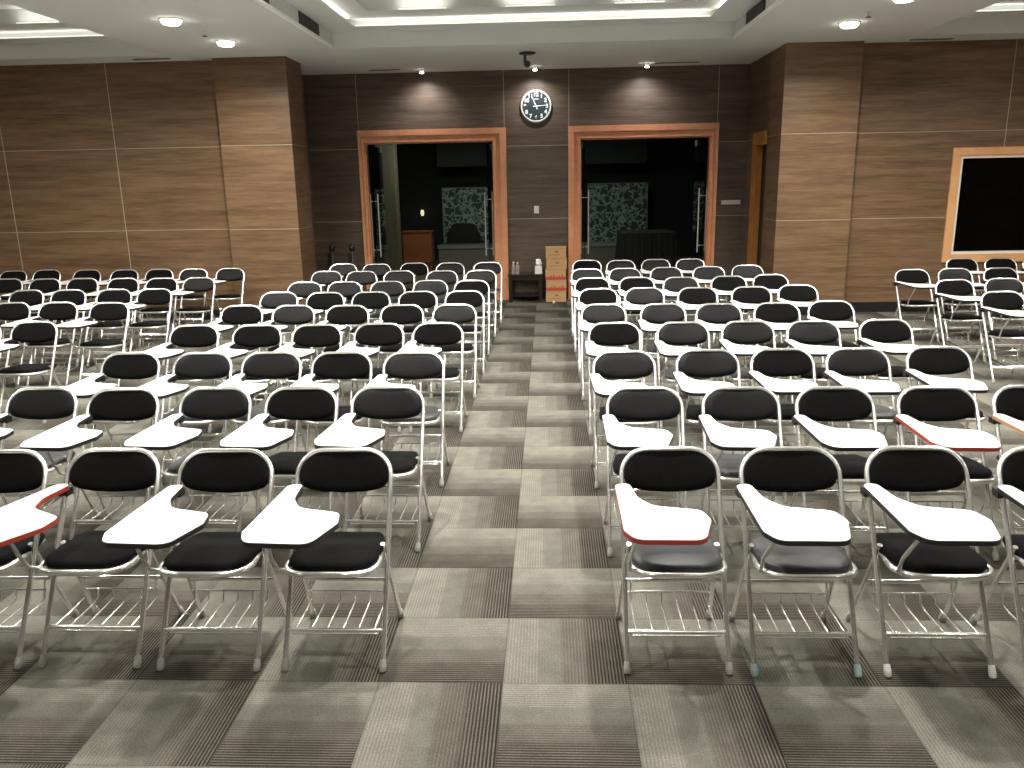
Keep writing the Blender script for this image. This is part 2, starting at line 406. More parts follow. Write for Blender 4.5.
# etched screens
def screen(label, x0, x1, y, z0, z1):
    t = thing('etched_glass_screen', label, 'glass screen', ((x0+x1)/2, y, 0), 0, 'etched glass screens in the lobby')
    hw = (x1-x0)/2
    MB().box(-hw, hw, -.006, .006, z0, z1).obj('etched_pane', m_etch, t)
    mb = MB().box(-hw-.02, -hw, -.02, .02, 0, z1+.02).box(hw, hw+.02, -.02, .02, 0, z1+.02).box(-hw, hw, -.02, .02, z1, z1+.02)
    mb.obj('screen_frame', mat('pale_green_metal', (.30, .38, .32), .4), t)
screen('etched glass screen with floral pattern seen through the left doorway', -2.45, -1.30, 18.1, .45, 1.83)
screen('etched glass screen with floral pattern seen through the right doorway', 1.22, 2.68, 18.1, .45, 1.87)
# sideboard
t = thing('side_cabinet', 'reddish wooden cabinet on short legs in the lobby, seen through left doorway', 'cabinet', (-2.79, 16, 0))
mr = wood('red_brown_wood', (.22, .065, .02), (.32, .10, .035), sx=(3, 3, 8))
MB().box(-.33, .33, -.2, .2, .20, .88).obj('cabinet_body', mr, t)
MB().box(-.35, .35, -.22, .22, .88, .91).obj('cabinet_top', mr, t)
for sx in (-1, 1):
    for sy in (-1, 1): MB().box(sx*.29-.02, sx*.29+.02, sy*.16-.02, sy*.16+.02, 0, .20).obj('leg', mr, t)
# draped table
t = thing('draped_table', 'long table under a black cloth in the lobby, seen through right doorway', 'table', (2.25, 14.6, 0))
mc = mat('black_cloth', (.012, .014, .014), .7)
pts = []
n = 60; mb = MB(); top = []; bot = []
for i in range(n):
    a = i/n*4; s = int(a); q = a-s
    c = [(-.55, -.6), (.55, -.6), (.55, .6), (-.55, .6)]
    x = c[s][0]*(1-q)+c[(s+1) % 4][0]*q; y = c[s][1]*(1-q)+c[(s+1) % 4][1]*q
    k = 1+.05*math.sin(i*1.9); top.append((x, y, .90)); bot.append((x*1.06*k, y*1.06*k, .01))
mb.add(top+bot, [tuple(range(n))]+[(i, i+n, (i+1) % n+n, (i+1) % n) for i in range(n)], 0)
mb.obj('cloth', mc, t)
MB().box(-.54, .54, -.59, .59, .86, .895).obj('tabletop', m_black, t)
for sx in (-1, 1):
    for sy in (-1, 1): MB().tube([(sx*.48, sy*.52, 0), (sx*.48, sy*.52, .86)], .015).obj('leg', m_black, t)
# dark armchair behind the counter
t = thing('armchair', 'black rounded armchair behind lobby counter, in front of left etched screen', 'armchair', (-1.92, 17.72, 0), PI)
ol = rounded([(-.42, 0), (.42, 0), (.42, .72), (.25, .98), (-.25, .98), (-.42, .72)], .12)
MB().prism(ol, -.04, .0, T=lambda p: (p[0], p[2], p[1])).obj('backrest', m_black, t)
MB().prism(rounded([(-.36, .0), (.36, 0), (.36, .0+.03), (-.36, .03)], .01), .3, .4).obj('seat', m_black, t)
# lobby ceiling light and wall lamp
t = thing('ceiling_light', 'pale strip ceiling light in the lobby above the left column', 'ceiling light', (-3.15, 14.0, 3.1))
MB().box(-.28, .28, -.05, .05, -.03, 0).obj('lamp_housing', m_ring, t)
MB().box(-.27, .27, -.04, .04, -.035, -.03).obj('diffuser', mat('dim_diffuser', (.8, .8, .8), .5, emit=(.9, .95, .85), estr=.25), t)
t = thing('wall_lamp', 'tiny lit wall lamp deep in the lobby, seen above the wooden cabinet', 'wall lamp', (-3.05, LY-.08, 1.22))
MB().box(-.03, .03, 0, .08, -.05, .05).obj('lamp_bracket', m_black, t)
MB().lathe([(.03, -.07), (.05, .0), (.035, .08)], (0, -.03, 0), 12).obj('lamp_shade', mat('lit_shade', (.9, .8, .5), .5, emit=(1, .8, .5), estr=.9), t)

# ------------------------------------------------------------------ wall fittings
t = thing('wall_clock', 'round wall clock with black dial above the small table between doorways', 'clock', (.018, YR, 3.14))
def yplane(p): return (p[0], -p[2], p[1])
R0 = .252
MB().lathe([(R0*.96, 0), (R0, .01), (R0, .035), (R0*.95, .045), (R0*.90, .045), (R0*.885, .035), (R0*.885, .03)], n=48, axis='y').obj('clock_rim', mat('pale_green_white_rim', (.70, .72, .66), .35), t)
MB().lathe([(R0*.885, .026), (R0*.885, .031)], n=48, axis='y', smooth=False).obj('clock_face', mat('slate_dial', (.022, .034, .040), .35), t)
m_white = mat('white_print', (.80, .84, .84), .5)
mbn = MB()
for h in range(1, 13):
    cu = bpy.data.curves.new('numeral', 'FONT'); cu.body = str(h); cu.size = .085; cu.align_x = 'CENTER'; cu.align_y = 'CENTER'; cu.extrude = .001; cu.offset = .003
    o = bpy.data.objects.new('numeral', cu); COL.objects.link(o); bpy.context.view_layer.update()
    me = o.evaluated_get(bpy.context.evaluated_depsgraph_get()).to_mesh()
    a = PI/2-h*PI/6; cx, cz = math.cos(a)*.178, math.sin(a)*.178
    mbn.add([(v.co.x+cx, -.033-v.co.z, v.co.y+cz) for v in me.vertices], [tuple(p.vertices) for p in me.polygons])
    bpy.data.objects.remove(o); bpy.data.curves.remove(cu)
mbn.obj('numerals', m_white, t)
def hand(ang, L, wd, y, nm):
    a = PI/2-ang; dx, dz = math.cos(a), math.sin(a); px, pz = -dz, dx
    p = [(-dx*.05+px*wd, -dz*.05+pz*wd), (-dx*.05-px*wd, -dz*.05-pz*wd), (dx*L-px*wd*.5, dz*L-pz*wd*.5), (dx*L+px*wd*.5, dz*L+pz*wd*.5)]
    MB().prism(p, y, y+.003, T=yplane).obj(nm, m_white, t)
hand((11+14/60)*PI/6, .145, .010, .034, 'hour_hand')
hand(14.3*PI/30, .20, .007, .038, 'minute_hand')
MB().lathe([(.014, .034), (.014, .043)], n=16, axis='y').obj('clock_hub', m_white, t)
MB().box(-.03, .04, -.0335, -.031, .105, .114).obj('maker_mark', m_white, t)

t = thing('light_switch', 'small white switch plate on the wall between the doorways', 'switch', (.007, YR, 1.50))
MB().prism(rounded([(-.04, -.06), (.04, -.06), (.04, .06), (-.04, .06)], .008), 0, .009, T=yplane).obj('switch_plate', mat('ivory_plastic', (.78, .74, .66), .4), t)
MB().box(-.014, .014, -.014, -.009, -.024, .024).obj('rocker', mat('ivory_rocker', (.70, .66, .58), .4), t)
t = thing('wall_plate', 'pale grey horizontal plate on the wall right of the right doorway', 'plate', (3.215, YR, 1.565))
MB().prism(rounded([(-.155, -.035), (.155, -.035), (.155, .035), (-.155, .035)], .006), 0, .012, T=yplane).obj('plate', mat('pale_plate', (.55, .55, .50), .4), t)

# security camera on ceiling
t = thing('security_camera', 'black camera on a round ceiling mount in front of the wall clock', 'camera', (-.075, 9.26, H))
MB().lathe([(.075, -.03), (.115, -.018), (.12, 0)], n=24).obj('mount_plate', m_black, t)
MB().tube([(-.03, 0, -.02), (-.035, 0, -.12), (-.01, 0, -.15)], .018).obj('bracket', m_black, t)
MB().tube([(.0, .07, -.135), (.0, -.07, -.16)], [.04, .048], 14).obj('camera_body', m_black, t)

# sprinklers
for x, y, lb in ((-3.75, 7.05, 'tiny ceiling sprinkler between the two downlights over the left seats'),
                 (3.76, 7.0, 'tiny ceiling sprinkler between the two downlights over the right seats')):
    t = thing('ceiling_sprinkler', lb, 'sprinkler', (x, y, H), 0, 'ceiling sprinklers')
    MB().lathe([(.012, -.05), (.012, 0)], n=10).obj('stem', m_steel, t)
    MB().lathe([(.03, -.056), (.03, -.05)], n=14).obj('deflector', m_black, t)

# ceiling slot vents
for x0, x1, y, lb in ((-5.55, -5.02, 8.93, 'thin dark slot vent in the ceiling near the left pillar'), (5.05, 5.62, 9.0, 'thin dark slot vent in the ceiling near the right pillar'),
                      (-2.6, -2.1, 10.62, 'thin slot vent in the ceiling above the left doorway'), (1.86, 2.55, 10.62, 'thin slot vent in the ceiling above the right doorway')):
    t = thing('slot_vent', lb, 'air vent', ((x0+x1)/2, y, H), 0, 'ceiling slot vents'); hw = (x1-x0)/2
    MB().box(-hw, hw, -.04, .04, -.006, .0).obj('vent_frame', mat('vent_grey', (.25, .25, .23), .5), t)
    mb = MB()
    for k in range(3): mb.box(-hw+.01, hw-.01, -.030+k*.022, -.018+k*.022, -.009, -.005)
    mb.obj('vent_slots', m_grill, t)
# grilles on coffer sides
for sgn, ys in ((-1, ((7.0, 7.82), (4.85, 5.95))), (1, ((7.0, 7.86), (4.9, 5.75)))):
    for k, (y0, y1) in enumerate(ys):
        t = thing('air_grille', 'black air grille, %s side of middle ceiling coffer, %s from clock wall' % ('left' if sgn < 0 else 'right', 'nearer' if k == 0 else 'farther'),
                  'air grille', (sgn*TX, (y0+y1)/2, 3.80), 0, 'air grilles in the middle coffer')
        hl = (y1-y0)/2; a, b = sorted((0, -sgn*.012)); mb = MB().box(a, b, -hl, hl, -.07, .085); mb.obj('grille_frame', m_grill, t)
        mb = MB(); a, b = sorted((-sgn*.012, -sgn*.018))
        for q in range(5): mb.box(a, b, -hl+.02, hl-.02, -.055+q*.027, -.047+q*.027)
        mb.box(a, b, -.012, .012, -.07, .085); mb.obj('grille_blades', mat('grille_blade', (.05, .05, .045), .5), t)

# ------------------------------------------------------------------ lamps
def area(name, loc, size, power, parent=None, rot=(0, 0, 0), shape='DISK', size_y=None, color=LIGHT, spread=PI):
    L = bpy.data.lights.new(name, 'AREA'); L.shape = shape; L.size = size; L.energy = power; L.color = color; L.spread = spread
    if size_y: L.size_y = size_y
    o = bpy.data.objects.new(name, L); COL.objects.link(o); o.location = loc; o.rotation_euler = rot
    if parent: o.parent = parent
    return o
def downlight(x, y, z, lb, power, grp, tilt=0):
    t = thing('downlight', lb, 'downlight', (x, y, z), 0, grp)
    MB().lathe([(.122, 0), (.122, -.008), (.104, -.012), (.100, -.004)], n=28).obj('trim_ring', m_ring, t)
    MB().lathe([(.102, -.006), (.100, -.035), (.080, -.052), (.03, -.060)], n=24).obj('lens', m_lens, t)
    if power: area('bulb', (0, 0, -.064), .16, power, t, spread=math.radians(152))
nth = ['first', 'second', 'third', 'fourth', 'fifth', 'sixth', 'seventh', 'eighth', 'ninth']
for sgn, nm, y0 in ((-1, 'left', 7.74), (1, 'right', 7.62)):
    for k in range(8):
        downlight(sgn*3.81 if k else sgn*3.77, y0-k*1.42, H, 'round recessed downlight above the %s seats, %s from the pillar wall' % (nm, nth[k]), P_SIDE*(1 if k < 5 else .22), 'downlights in the %s ceiling strip' % nm)
for k in range(5):
    for j, x in enumerate((-1.1, 1.1)):
        downlight(x, 5.6-k*2.2, 4.20, 'round downlight inside middle ceiling coffer, %s side, %s from the clock wall' % (('left', 'right')[j], nth[k]), P_MID*(1 if k < 3 else .35), 'downlights in the middle coffer')
for sgn, nm in ((-1, 'left'), (1, 'right')):
    for k in range(4):
        downlight(sgn*6.85, 5.9-k*2.6, 4.20, 'round downlight inside the %s ceiling coffer, %s from the pillar wall' % (nm, nth[k]), P_MID*(1 if k < 2 else .35), 'downlights in the side coffers')
# cove tubes
def cove(rect_in, rect_out, z, nseg_x, lb, pw, fx=1.0, px=1.0):
    (ix0, ix1, iy0, iy1), (ox0, ox1, oy0, oy1) = rect_in, rect_out
    segs = []
    Lx = (ix1-ix0)/nseg_x
    for k in range(nseg_x):
        cx = ix0+Lx*(k+.5)
        segs.append((cx, (iy1+oy1)/2, Lx*fx, 'x', 1))
    ny = 5; Ly = (iy1-iy0)/ny
    for k in range(ny):
        for xx, sd in (((ix0+ox0)/2, -1), ((ix1+ox1)/2, 1)): segs.append((xx, iy0+Ly*(k+.5), Ly*.97, 'y', sd))
    t = thing('cove_lighting', lb, 'cove lighting', ((ix0+ix1)/2, iy1, z))
    for cx, cy, ln, ax, sd in segs:
        lx, ly = cx-t.location.x, cy-t.location.y; h = ln/2
        mb = MB()
        if ax == 'x': mb.tube([(lx-h, ly, 0), (lx+h, ly, 0)], .008, 8)
        else: mb.tube([(lx, ly-h, 0), (lx, ly+h, 0)], .008, 8)
        tb = mb.obj('cove_tube', m_strip, t)
        a = area('bulb', (lx, ly, .02), ln if ax == 'x' else .02, pw*ln*(px if ax == 'x' else 1), t, rot=(PI, 0, 0), shape='RECTANGLE', size_y=.02 if ax == 'x' else ln)
for (B, B2, C, C2), nm, n1, n2 in zip(trays, ('middle', 'left', 'right'), (4, 3, 3), (3, 2, 2)):
    cove(B, B2, 3.922, n1, 'hidden light tubes glowing in the lower cove of the %s ceiling coffer' % nm, P_COVE/(10 if nm == 'middle' else 16))
    cove(C, C2, 4.018, n2, 'hidden light tubes glowing in the upper cove of the %s ceiling coffer' % nm, P_COVE/16, .45, 2.6)
# three little wall spots at the clock wall
for x, y, lb in ((-1.776, 10.66, 'small lit ceiling spotlight above the left doorway'), (.012, 10.66, 'small lit ceiling spotlight above the wall clock'), (1.75, 10.62, 'small lit ceiling spotlight above the right doorway')):
    t = thing('spotlight', lb, 'spotlight', (x, y, H), 0, 'spotlights above the clock wall')
    MB().lathe([(.02, -.05), (.045, 0)], n=16).obj('spot_housing', m_ring, t)
    MB().lathe([(.032, -.062), (.034, -.05)], n=16).obj('spot_lens', m_lens, t)
    L = bpy.data.lights.new('bulb', 'SPOT'); L.energy = P_SPOT; L.color = (1, .97, .98); L.spot_size = math.radians(140); L.spot_blend = 1; L.shadow_soft_size = .03
    o = bpy.data.objects.new('bulb', L); COL.objects.link(o); o.parent = t; o.location = (0, 0, -.08); o.rotation_euler = (math.radians(12), 0, 0)
area('lobby_fill', (1.2, 14.5, 3.05), 1.2, P_LOBBY, color=(.85, 1, .9))  # two unseen fill lamps, added to brighten the dim lobby
area('lobby_fill', (-2.2, 14.5, 3.05), 1.2, P_LOBBY*1.5, color=(.9, 1, .88))

# ------------------------------------------------------------------ small table, cartons etc.
t = thing('side_table', 'low dark wooden table against the wall between the two doorways', 'table', (-.185, 10.80, 0))
md = wood('dark_wenge', (.012, .007, .005), (.030, .016, .011), sx=(2, 2, 8), rough=.35)
MB().box(-.29, .29, -.19, .19, .435, .465).obj('tabletop', md, t)
for sx in (-1, 1):
    for sy in (-1, 1): MB().box(sx*.25-.028, sx*.25+.028, sy*.155-.028, sy*.155+.028, 0, .435).obj('leg', md, t)
MB().box(-.222, .222, -.165, -.145, .37, .435).obj('apron', md, t)
MB().box(-.222, .222, -.15, .15, .09, .11).obj('lower_shelf', md, t)
mtb = mat('white_card', (.80, .77, .70), .6)
t = thing('tissue_box', 'white tissue box on the dark low table, beside the cartons', 'tissue box', (.033, 10.72, .465))
MB().box(-.058, .058, -.055, .055, 0, .125).obj('box_body', mtb, t)
mb = MB(); n = 14; prof = [(.012, .12), (.045, .15), (.052, .18), (.035, .215), (.042, .235), (.01, .245)]
vs = []; fs = []
for i, (rr, h) in enumerate(prof):
    for k in range(n):
        a = 2*PI*k/n; q = rr*(1+.25*math.sin(3*a+i)); vs.append((q*math.cos(a), q*math.sin(a), h))
for i in range(len(prof)-1):
    for k in range(n): fs.append((i*n+k, i*n+(k+1) % n, (i+1)*n+(k+1) % n, (i+1)*n+k))
mb.add(vs, fs, 0, True); mb.obj('tissue', mat('white_tissue', (.9, .9, .88), .9), t)
m_bottle = mat('clear_plastic', (.8, .78, .78), .15, trans=.75)
for x, y, lb in ((-.385, 10.74, 'left one of two small clear bottles on the dark low table'), (-.315, 10.68, 'right one of two small clear bottles on the dark low table')):
    t = thing('water_bottle', lb, 'bottle', (x, y, .465), 0, 'bottles on the low table')
    MB().lathe([(.028, 0), (.031, .01), (.031, .06), (.027, .075), (.031, .09), (.030, .13), (.013, .165), (.013, .18)], n=16).obj('bottle_body', m_bottle, t)
    MB().lathe([(.015, .178), (.015, .198)], n=14).obj('cap', mtb, t)
m_card = mat('cardboard', (.52, .31, .14), .8, noise=.08, nscale=20)
m_cardp = mat('brown_print', (.25, .13, .06), .8)
m_redp = mat('red_print', (.50, .06, .04), .7)
names = ['bottom', 'second from bottom', 'middle', 'fourth from bottom', 'top']
jx = [0, .004, -.006, .012, 0]
for k in range(5):
    red = k in (1, 2)
    t = thing('cardboard_box', 'brown cardboard carton%s, %s of the stack beside low table' % (' with red stripe' if red else '', names[k]), 'carton', (.323+jx[k], 10.78, k*.181), 0, 'cartons stacked between the doorways')
    MB().box(-.168, .168, -.12, .12, 0, .177).obj('carton_body', m_card, t)
    mb = MB()
    if red:
        mb.box(-.169, .169, -.1215, -.12, .004, .05)
        for q, hx in enumerate((-.11, -.075, -.03, .01, .06, .11)): mb.box(hx-.012, hx+.012, -.1215, -.12, .05, .062+.012*(q % 3))
        mb.obj('red_stripe', m_redp, t)
    else:
        mb.box(-.12, .06, -.1215, -.12, .045, .054); mb.box(-.02, .04, -.1215, -.12, .09, .115); mb.obj('printed_mark', m_cardp, t)
    MB().box(-.168, .168, -.1207, -.12, .150, .153).obj('lid_seam', m_cardp, t)
tag(MB().lathe([(.006, -.022), (.02, -.014), (.024, 0), (.019, .015), (.005, .022)], n=9).obj('paper_ball', mtb, loc=(.285, 10.44, .024)), 'small white crumpled ball on the carpet in front of the cartons', 'paper')

# retractable barrier posts in left recess
for x, lb in ((-3.42, 'dark stand with thin metal pole in left recess, nearer the pillar'), (-3.08, 'dark stand with thin metal pole in left recess, nearer the doorway')):
    t = thing('barrier_post', lb, 'post', (x, 10.72, 0), 0, 'dark stands in the left recess')
    MB().lathe([(.16, 0), (.16, .015), (.03, .035)], n=24).obj('base', m_black, t)
    MB().lathe([(.018, .03), (.018, .90)], n=12).obj('pole', mat('dull_pole', (.28, .28, .25), .4, 1), t)
    MB().lathe([(.035, .88), (.05, .90), (.05, .97), (.03, .99)], n=18).obj('post_head', m_black, t)
    MB().box(-.07, -.02, -.03, .03, .25, .85).obj('belt_cover', m_black, t)

# ------------------------------------------------------------------ folding chair with writing tablet
TILT = .533; CX = .2045; RT = .0112
def lean(x, z): return (x, TILT*z, z)
def chair_parts():
    P = {}
    def side(s, z0, z1, n): return [lean(s*(CX+.001*min(1, z/.5)), z) for z in [z0+(z1-z0)*i/n for i in range(n+1)]]
    # front legs (continuous with the back hoop)
    for s, k in ((-1, 'leg_fl'), (1, 'leg_fr')):
        P[k] = MB().tube(side(s, .02, .45, 3), RT, 10)
    ZT = .818; rc = .115; xw = CX+.001
    left = side(-1, .45, ZT-rc*.88, 4)
    hoop = list(left)
    for i in range(1, 9):
        a = PI-(PI/2)*i/8; hoop.append(lean(-(xw-rc)+rc*math.cos(a), ZT-rc*.88+rc*.88*math.sin(a)))
    hoop += [lean(x, ZT) for x in (-.04, .04)]
    for i in range(0, 9):
        a = PI/2-(PI/2)*i/8; hoop.append(lean((xw-rc)+rc*math.cos(a), ZT-rc*.88+rc*.88*math.sin(a)))
    hoop += side(1, .45, ZT-rc*.88, 4)[::-1][1:]
    P['back_frame'] = MB().tube(hoop, RT, 10)
    for s, k in ((-1, 'leg_rl'), (1, 'leg_rr')):
        P[k] = MB().tube([(s*.2045, .427, .02), (s*.194, .332, .245), (s*.183, .242, .462)], .0105, 10)
    def cap(p, d, mb):
        p = Vector(p); d = Vector(d).normalized()
        return mb.tube([p-d*.018, p-d*.012, p+d*.008, p+d*.032], [.010, .0148, .0150, .0122], 12)
    P['foot_fl'] = cap(lean(-CX, .018), (0, TILT, 1), MB()); P['foot_fr'] = cap(lean(CX, .018), (0, TILT, 1), MB())
    P['foot_rl'] = cap((-.2045, .432, .018), (.045, -.41, 1), MB()); P['foot_rr'] = cap((.2045, .432, .018), (-.045, -.41, 1), MB())
    # seat frame
    zf = lambda y: .438-.055*(y-.02)
    ol = [(-.150, .385), (-.19, .10), (-.165, .035), (-.10, .008), (.10, .008), (.165, .035), (.19, .10), (.150, .385)]
    ol = rounded(ol, [.03, .12, .12, .2, .2, .12, .12, .03], 4)
    P['seat_frame'] = MB().tube([(x, y, zf(y)-.003) for x, y in ol], .0135, 8, closed=True)
    # seat cushion
    so = rounded([(-.150, .405), (-.186, .30), (-.182, .09), (-.12, .022), (.12, .022), (.182, .09), (.186, .30), (.150, .405)], [.04, .3, .1, .12, .12, .1, .3, .04], 4)
    mb = MB(); cx, cy = 0, .21; vs = []; fs = []; n = len(so)
    rings = [(.97, -.010), (1.0, .004), (1.0, .016), (.97, .026), (.88, .032), (.6, .036), (.25, .037)]
    for k, dz in rings:
        for x, y in so: vs.append((cx+(x-cx)*k, cy+(y-cy)*k, zf(y)+.004+dz))
    for i in range(len(rings)-1):
        for j in range(n): fs.append((i*n+j, i*n+(j+1) % n, (i+1)*n+(j+1) % n, (i+1)*n+j))
    mb.add(vs, [tuple(range(n-1, -1, -1))]+fs+[tuple(range((len(rings)-1)*n, len(rings)*n))], 0, True); P['seat'] = mb
    # backrest cushion, lies in the leaning hoop, slightly curved
    ct = math.cos(math.atan(TILT)); stt = math.sin(math.atan(TILT))
    xi = xw-.009; zt = ZT-.001; r1 = rc-.008
    bo = []
    bo += [(x, z) for x, z in arc(xi-r1, zt-r1*.88, r1, 0, PI/2, 7)]
    bo = [(x, zt-r1*.88+(z-(zt-r1*.88))*.88) for x, z in bo]
    bo += [(.05, zt+.001), (0, zt-.002), (-.05, zt+.001)]
    bo += [(-x, z) for x, z in bo[:8]][::-1]
    bo += [(-xi, .712), (-xi+.006, .692), (-xi+.022, .676), (-xi+.05, .667), (-.09, .659), (0, .656), (.09, .659), (xi-.05, .667), (xi-.022, .676), (xi-.006, .692), (xi, .712)]
    n = len(bo); cz = .735; vs = []; fs = []
    rings = [(.96, -.016), (.995, -.010), (1.0, .0), (.985, .010), (.93, .017), (.75, .021), (.4, .022)]
    for k, d in rings:
        for x, z in bo:
            X = x*k; Z = cz+(z-cz)*k; bow = .022*(1-(X/xi)**2)
            p = lean(X, Z); off = bow-d
            vs.append((p[0], p[1]+off*ct, p[2]-off*stt))
    for i in range(len(rings)-1):
        for j in range(n): fs.append((i*n+j, i*n+(j+1) % n, (i+1)*n+(j+1) % n, (i+1)*n+j))
    mb = MB(); mb.add(vs, [tuple(range(n-1, -1, -1))]+fs+[tuple(range((len(rings)-1)*n, len(rings)*n))], 0, True); P['backrest'] = mb
    # writing tablet (on the sitter's right hand: image left)
    tb = [(-.245, .35), (-.160, .365), (-.148, .17), (-.115, .115), (.0, .095), (.095, .03), (.088, -.19), (.04, -.225), (-.215, -.215), (-.242, -.16)]
    tb = [(-.236, .345), (-.176, .356), (-.158, .19), (-.105, .095), (.078, .05), (.098, -.05), (.045, -.240), (-.205, -.235), (-.240, -.15)][::-1]
    to = rounded(tb, [.05, .06, .06, .05, .05, .08, .13, .035, .035], 6)
    ztb = lambda y: .672+.012*(.36-y)/.58*0
    P['writing_tablet'] = MB().prism(to, .672, .690)
    cxm, cym = -.08, .02
    # edge band: closed strip slightly larger around tablet
    mb = MB(); n = len(to); vs = []
    def outw(i, d):
        a = Vector(to[i-1]); c = Vector(to[(i+1) % n]); tt = (c-a).normalized(); return (to[i][0]+tt.y*d, to[i][1]-tt.x*d)
    for i in range(n):
        o_ = outw(i, .003)
        vs += [(to[i][0], to[i][1], .669), (o_[0], o_[1], .670), (o_[0], o_[1], .688), (to[i][0], to[i][1], .6895)]
    fs = []
    for i in range(n):
        a, b = i*4, ((i+1) % n)*4
        for q in range(3): fs.append((a+q, b+q, b+q+1, a+q+1))
    mb.add(vs, fs, 0); P['edge_band'] = mb
    mb = MB(); mb.box(-.230, -.188, .330, .378, .638, .671); P['tablet_bracket'] = mb
    P['tablet_support'] = MB().tube([(-.168, .045, .438), (-.20, .02, .455), (-.205, -.02, .53), (-.185, -.10, .655), (-.15, -.12, .668)], .008, 8)
    # book rack
    fb = .148; yb = TILT*fb
    P['front_crossbar'] = MB().tube([(-CX, yb, fb), (CX, yb, fb)], .0095, 8)
    P['rear_crossbar'] = MB().tube([(-.195, .326, .252), (.195, .326, .252)], .009, 8)
    mb = MB()
    for k in range(6):
        x = -.165+.066*k
        mb.tube([(x, yb, fb+.008), (x, .24, .158), (x, .295, .164), (x, .308, .205)], .0042, 6)
    mb.tube([(-.175, .308, .205), (.175, .308, .205)], .0045, 6)
    mb.tube([(-.165, .308, .205), (-.165, .322, .248)], .0042, 6); mb.tube([(.165, .308, .205), (.165, .322, .248)], .0042, 6)
    mb.tube([(-.18, yb-.006, fb-.013), (.18, yb-.006, fb-.013)], .0045, 6)
    P['book_rack'] = mb
    return P
PM = chair_parts()
KID = {}
def make_proto(soft, edge, footm):
    """one complete chair; returns list of (object, parent key) so it can be copied"""
    root = bpy.data.objects.new('tablet_chair', None); COL.objects.link(root); KID[root.name] = []
    def part(key, name, m, parent=None):
        o = PM[key].obj(name, m, parent or root)
        if not parent: KID[root.name].append((o, []))
        else:
            for a, lst in KID[root.name]:
                if a is parent: lst.append(o)
        return o
    for k, fk in (('leg_fl', 'foot_fl'), ('leg_fr', 'foot_fr'), ('leg_rl', 'foot_rl'), ('leg_rr', 'foot_rr')):
        l = part(k, 'leg', m_chrome); part(fk, 'rubber_foot', footm if 'f' == fk[5] else m_foot, l)
    part('back_frame', 'back_frame', m_chrome); part('backrest', 'backrest', soft[0])
    part('seat_frame', 'seat_frame', m_chrome); part('seat', 'seat', soft[1])
    tb = part('writing_tablet', 'writing_tablet', m_tab); part('edge_band', 'edge_band', edge, tb)
    part('tablet_bracket', 'tablet_bracket', m_black); part('tablet_support', 'tablet_support', m_chrome)
    part('front_crossbar', 'crossbar', m_chrome); part('rear_crossbar', 'crossbar', m_chrome); part('book_rack', 'book_rack', m_chrome)
    return root
CACHE = {}
def swing(root, sy, a):
    # turn the tablet about its clamp
    px, py = -.205, .355
    for o in [q for q in bpy.data.objects if q.parent is root and q.name.startswith('writing_tablet')]:
        qy = py*sy; o.scale.y = sy; o.rotation_euler.z = a; o.location = (px-(px*math.cos(a)-qy*math.sin(a)), py-(px*math.sin(a)+qy*math.cos(a)), 0)
def chair(x, y, rz, label, group, kind='f', edge='k', foot='g', tab=0.0, tlen=1.0):
    key = (kind, edge, foot)
    if key not in CACHE:
        soft = {'f': (m_fabric, m_fabric), 'v': (m_vinyl, m_vseat), 'm': (m_vinyl, m_fabric), 'n': (m_fabric, m_vseat)}[kind]
        root = make_proto(soft, {'k': m_edge, 'r': m_edge_red, 'b': m_edge_br}[edge], {'g': m_foot, 'b': m_foot_blue, 'w': m_foot_white}[foot])
        CACHE[key] = root
    else:
        src = CACHE[key]; root = src.copy(); COL.objects.link(root)
        for o, subs in KID[src.name]:
            c = o.copy(); COL.objects.link(c); c.parent = root
            for q in subs:
                d = q.copy(); COL.objects.link(d); d.parent = c
    root.location = (x, y, 0); root.rotation_euler.z = rz; swing(root, tlen, tab)
    root['label'] = label; root['category'] = 'chair'; root['group'] = group
    return root

DY = 0.0
fy = lambda y: y if y < .5 else y+.012*y
L = [[(-2.25, 0.06), (-1.745, 0.075), (-1.230, 0.06), (-0.704, 0.063)],
 [(-3.297, 1.2), (-2.781, 1.208), (-2.274, 1.169), (-1.739, 1.177), (-1.233, 1.166), (-0.733, 1.17)],
 [(-2.764, 2.201), (-2.239, 2.177), (-1.74, 2.175), (-1.239, 2.151), (-0.726, 2.128)],
 [(-2.792, 3.334), (-2.254, 3.31), (-1.739, 3.292), (-1.223, 3.317), (-0.722, 3.319)],
 [(-2.812, 4.46), (-2.291, 4.418), (-1.741, 4.373), (-1.214, 4.363), (-0.703, 4.354)],
 [(-2.753, 5.423), (-2.229, 5.357), (-1.725, 5.357), (-1.21, 5.348), (-0.698, 5.339)],
 [(-2.742, 6.321), (-2.257, 6.317), (-1.737, 6.309), (-1.215, 6.351), (-0.711, 6.294)],
 [(-2.805, 7.56), (-2.312, 7.496), (-1.797, 7.492), (-1.216, 7.416), (-0.708, 7.412)],
 [(-2.828, 8.563), (-2.31, 8.488), (-1.775, 8.558), (-1.243, 8.51), (-0.693, 8.503)],
 ]
LK = ['ffff', 'fvfvfm', 'fvvfv', 'fffff', 'fmffm', 'vffff', 'vmvvf', 'vvvvv', 'vvfvv']
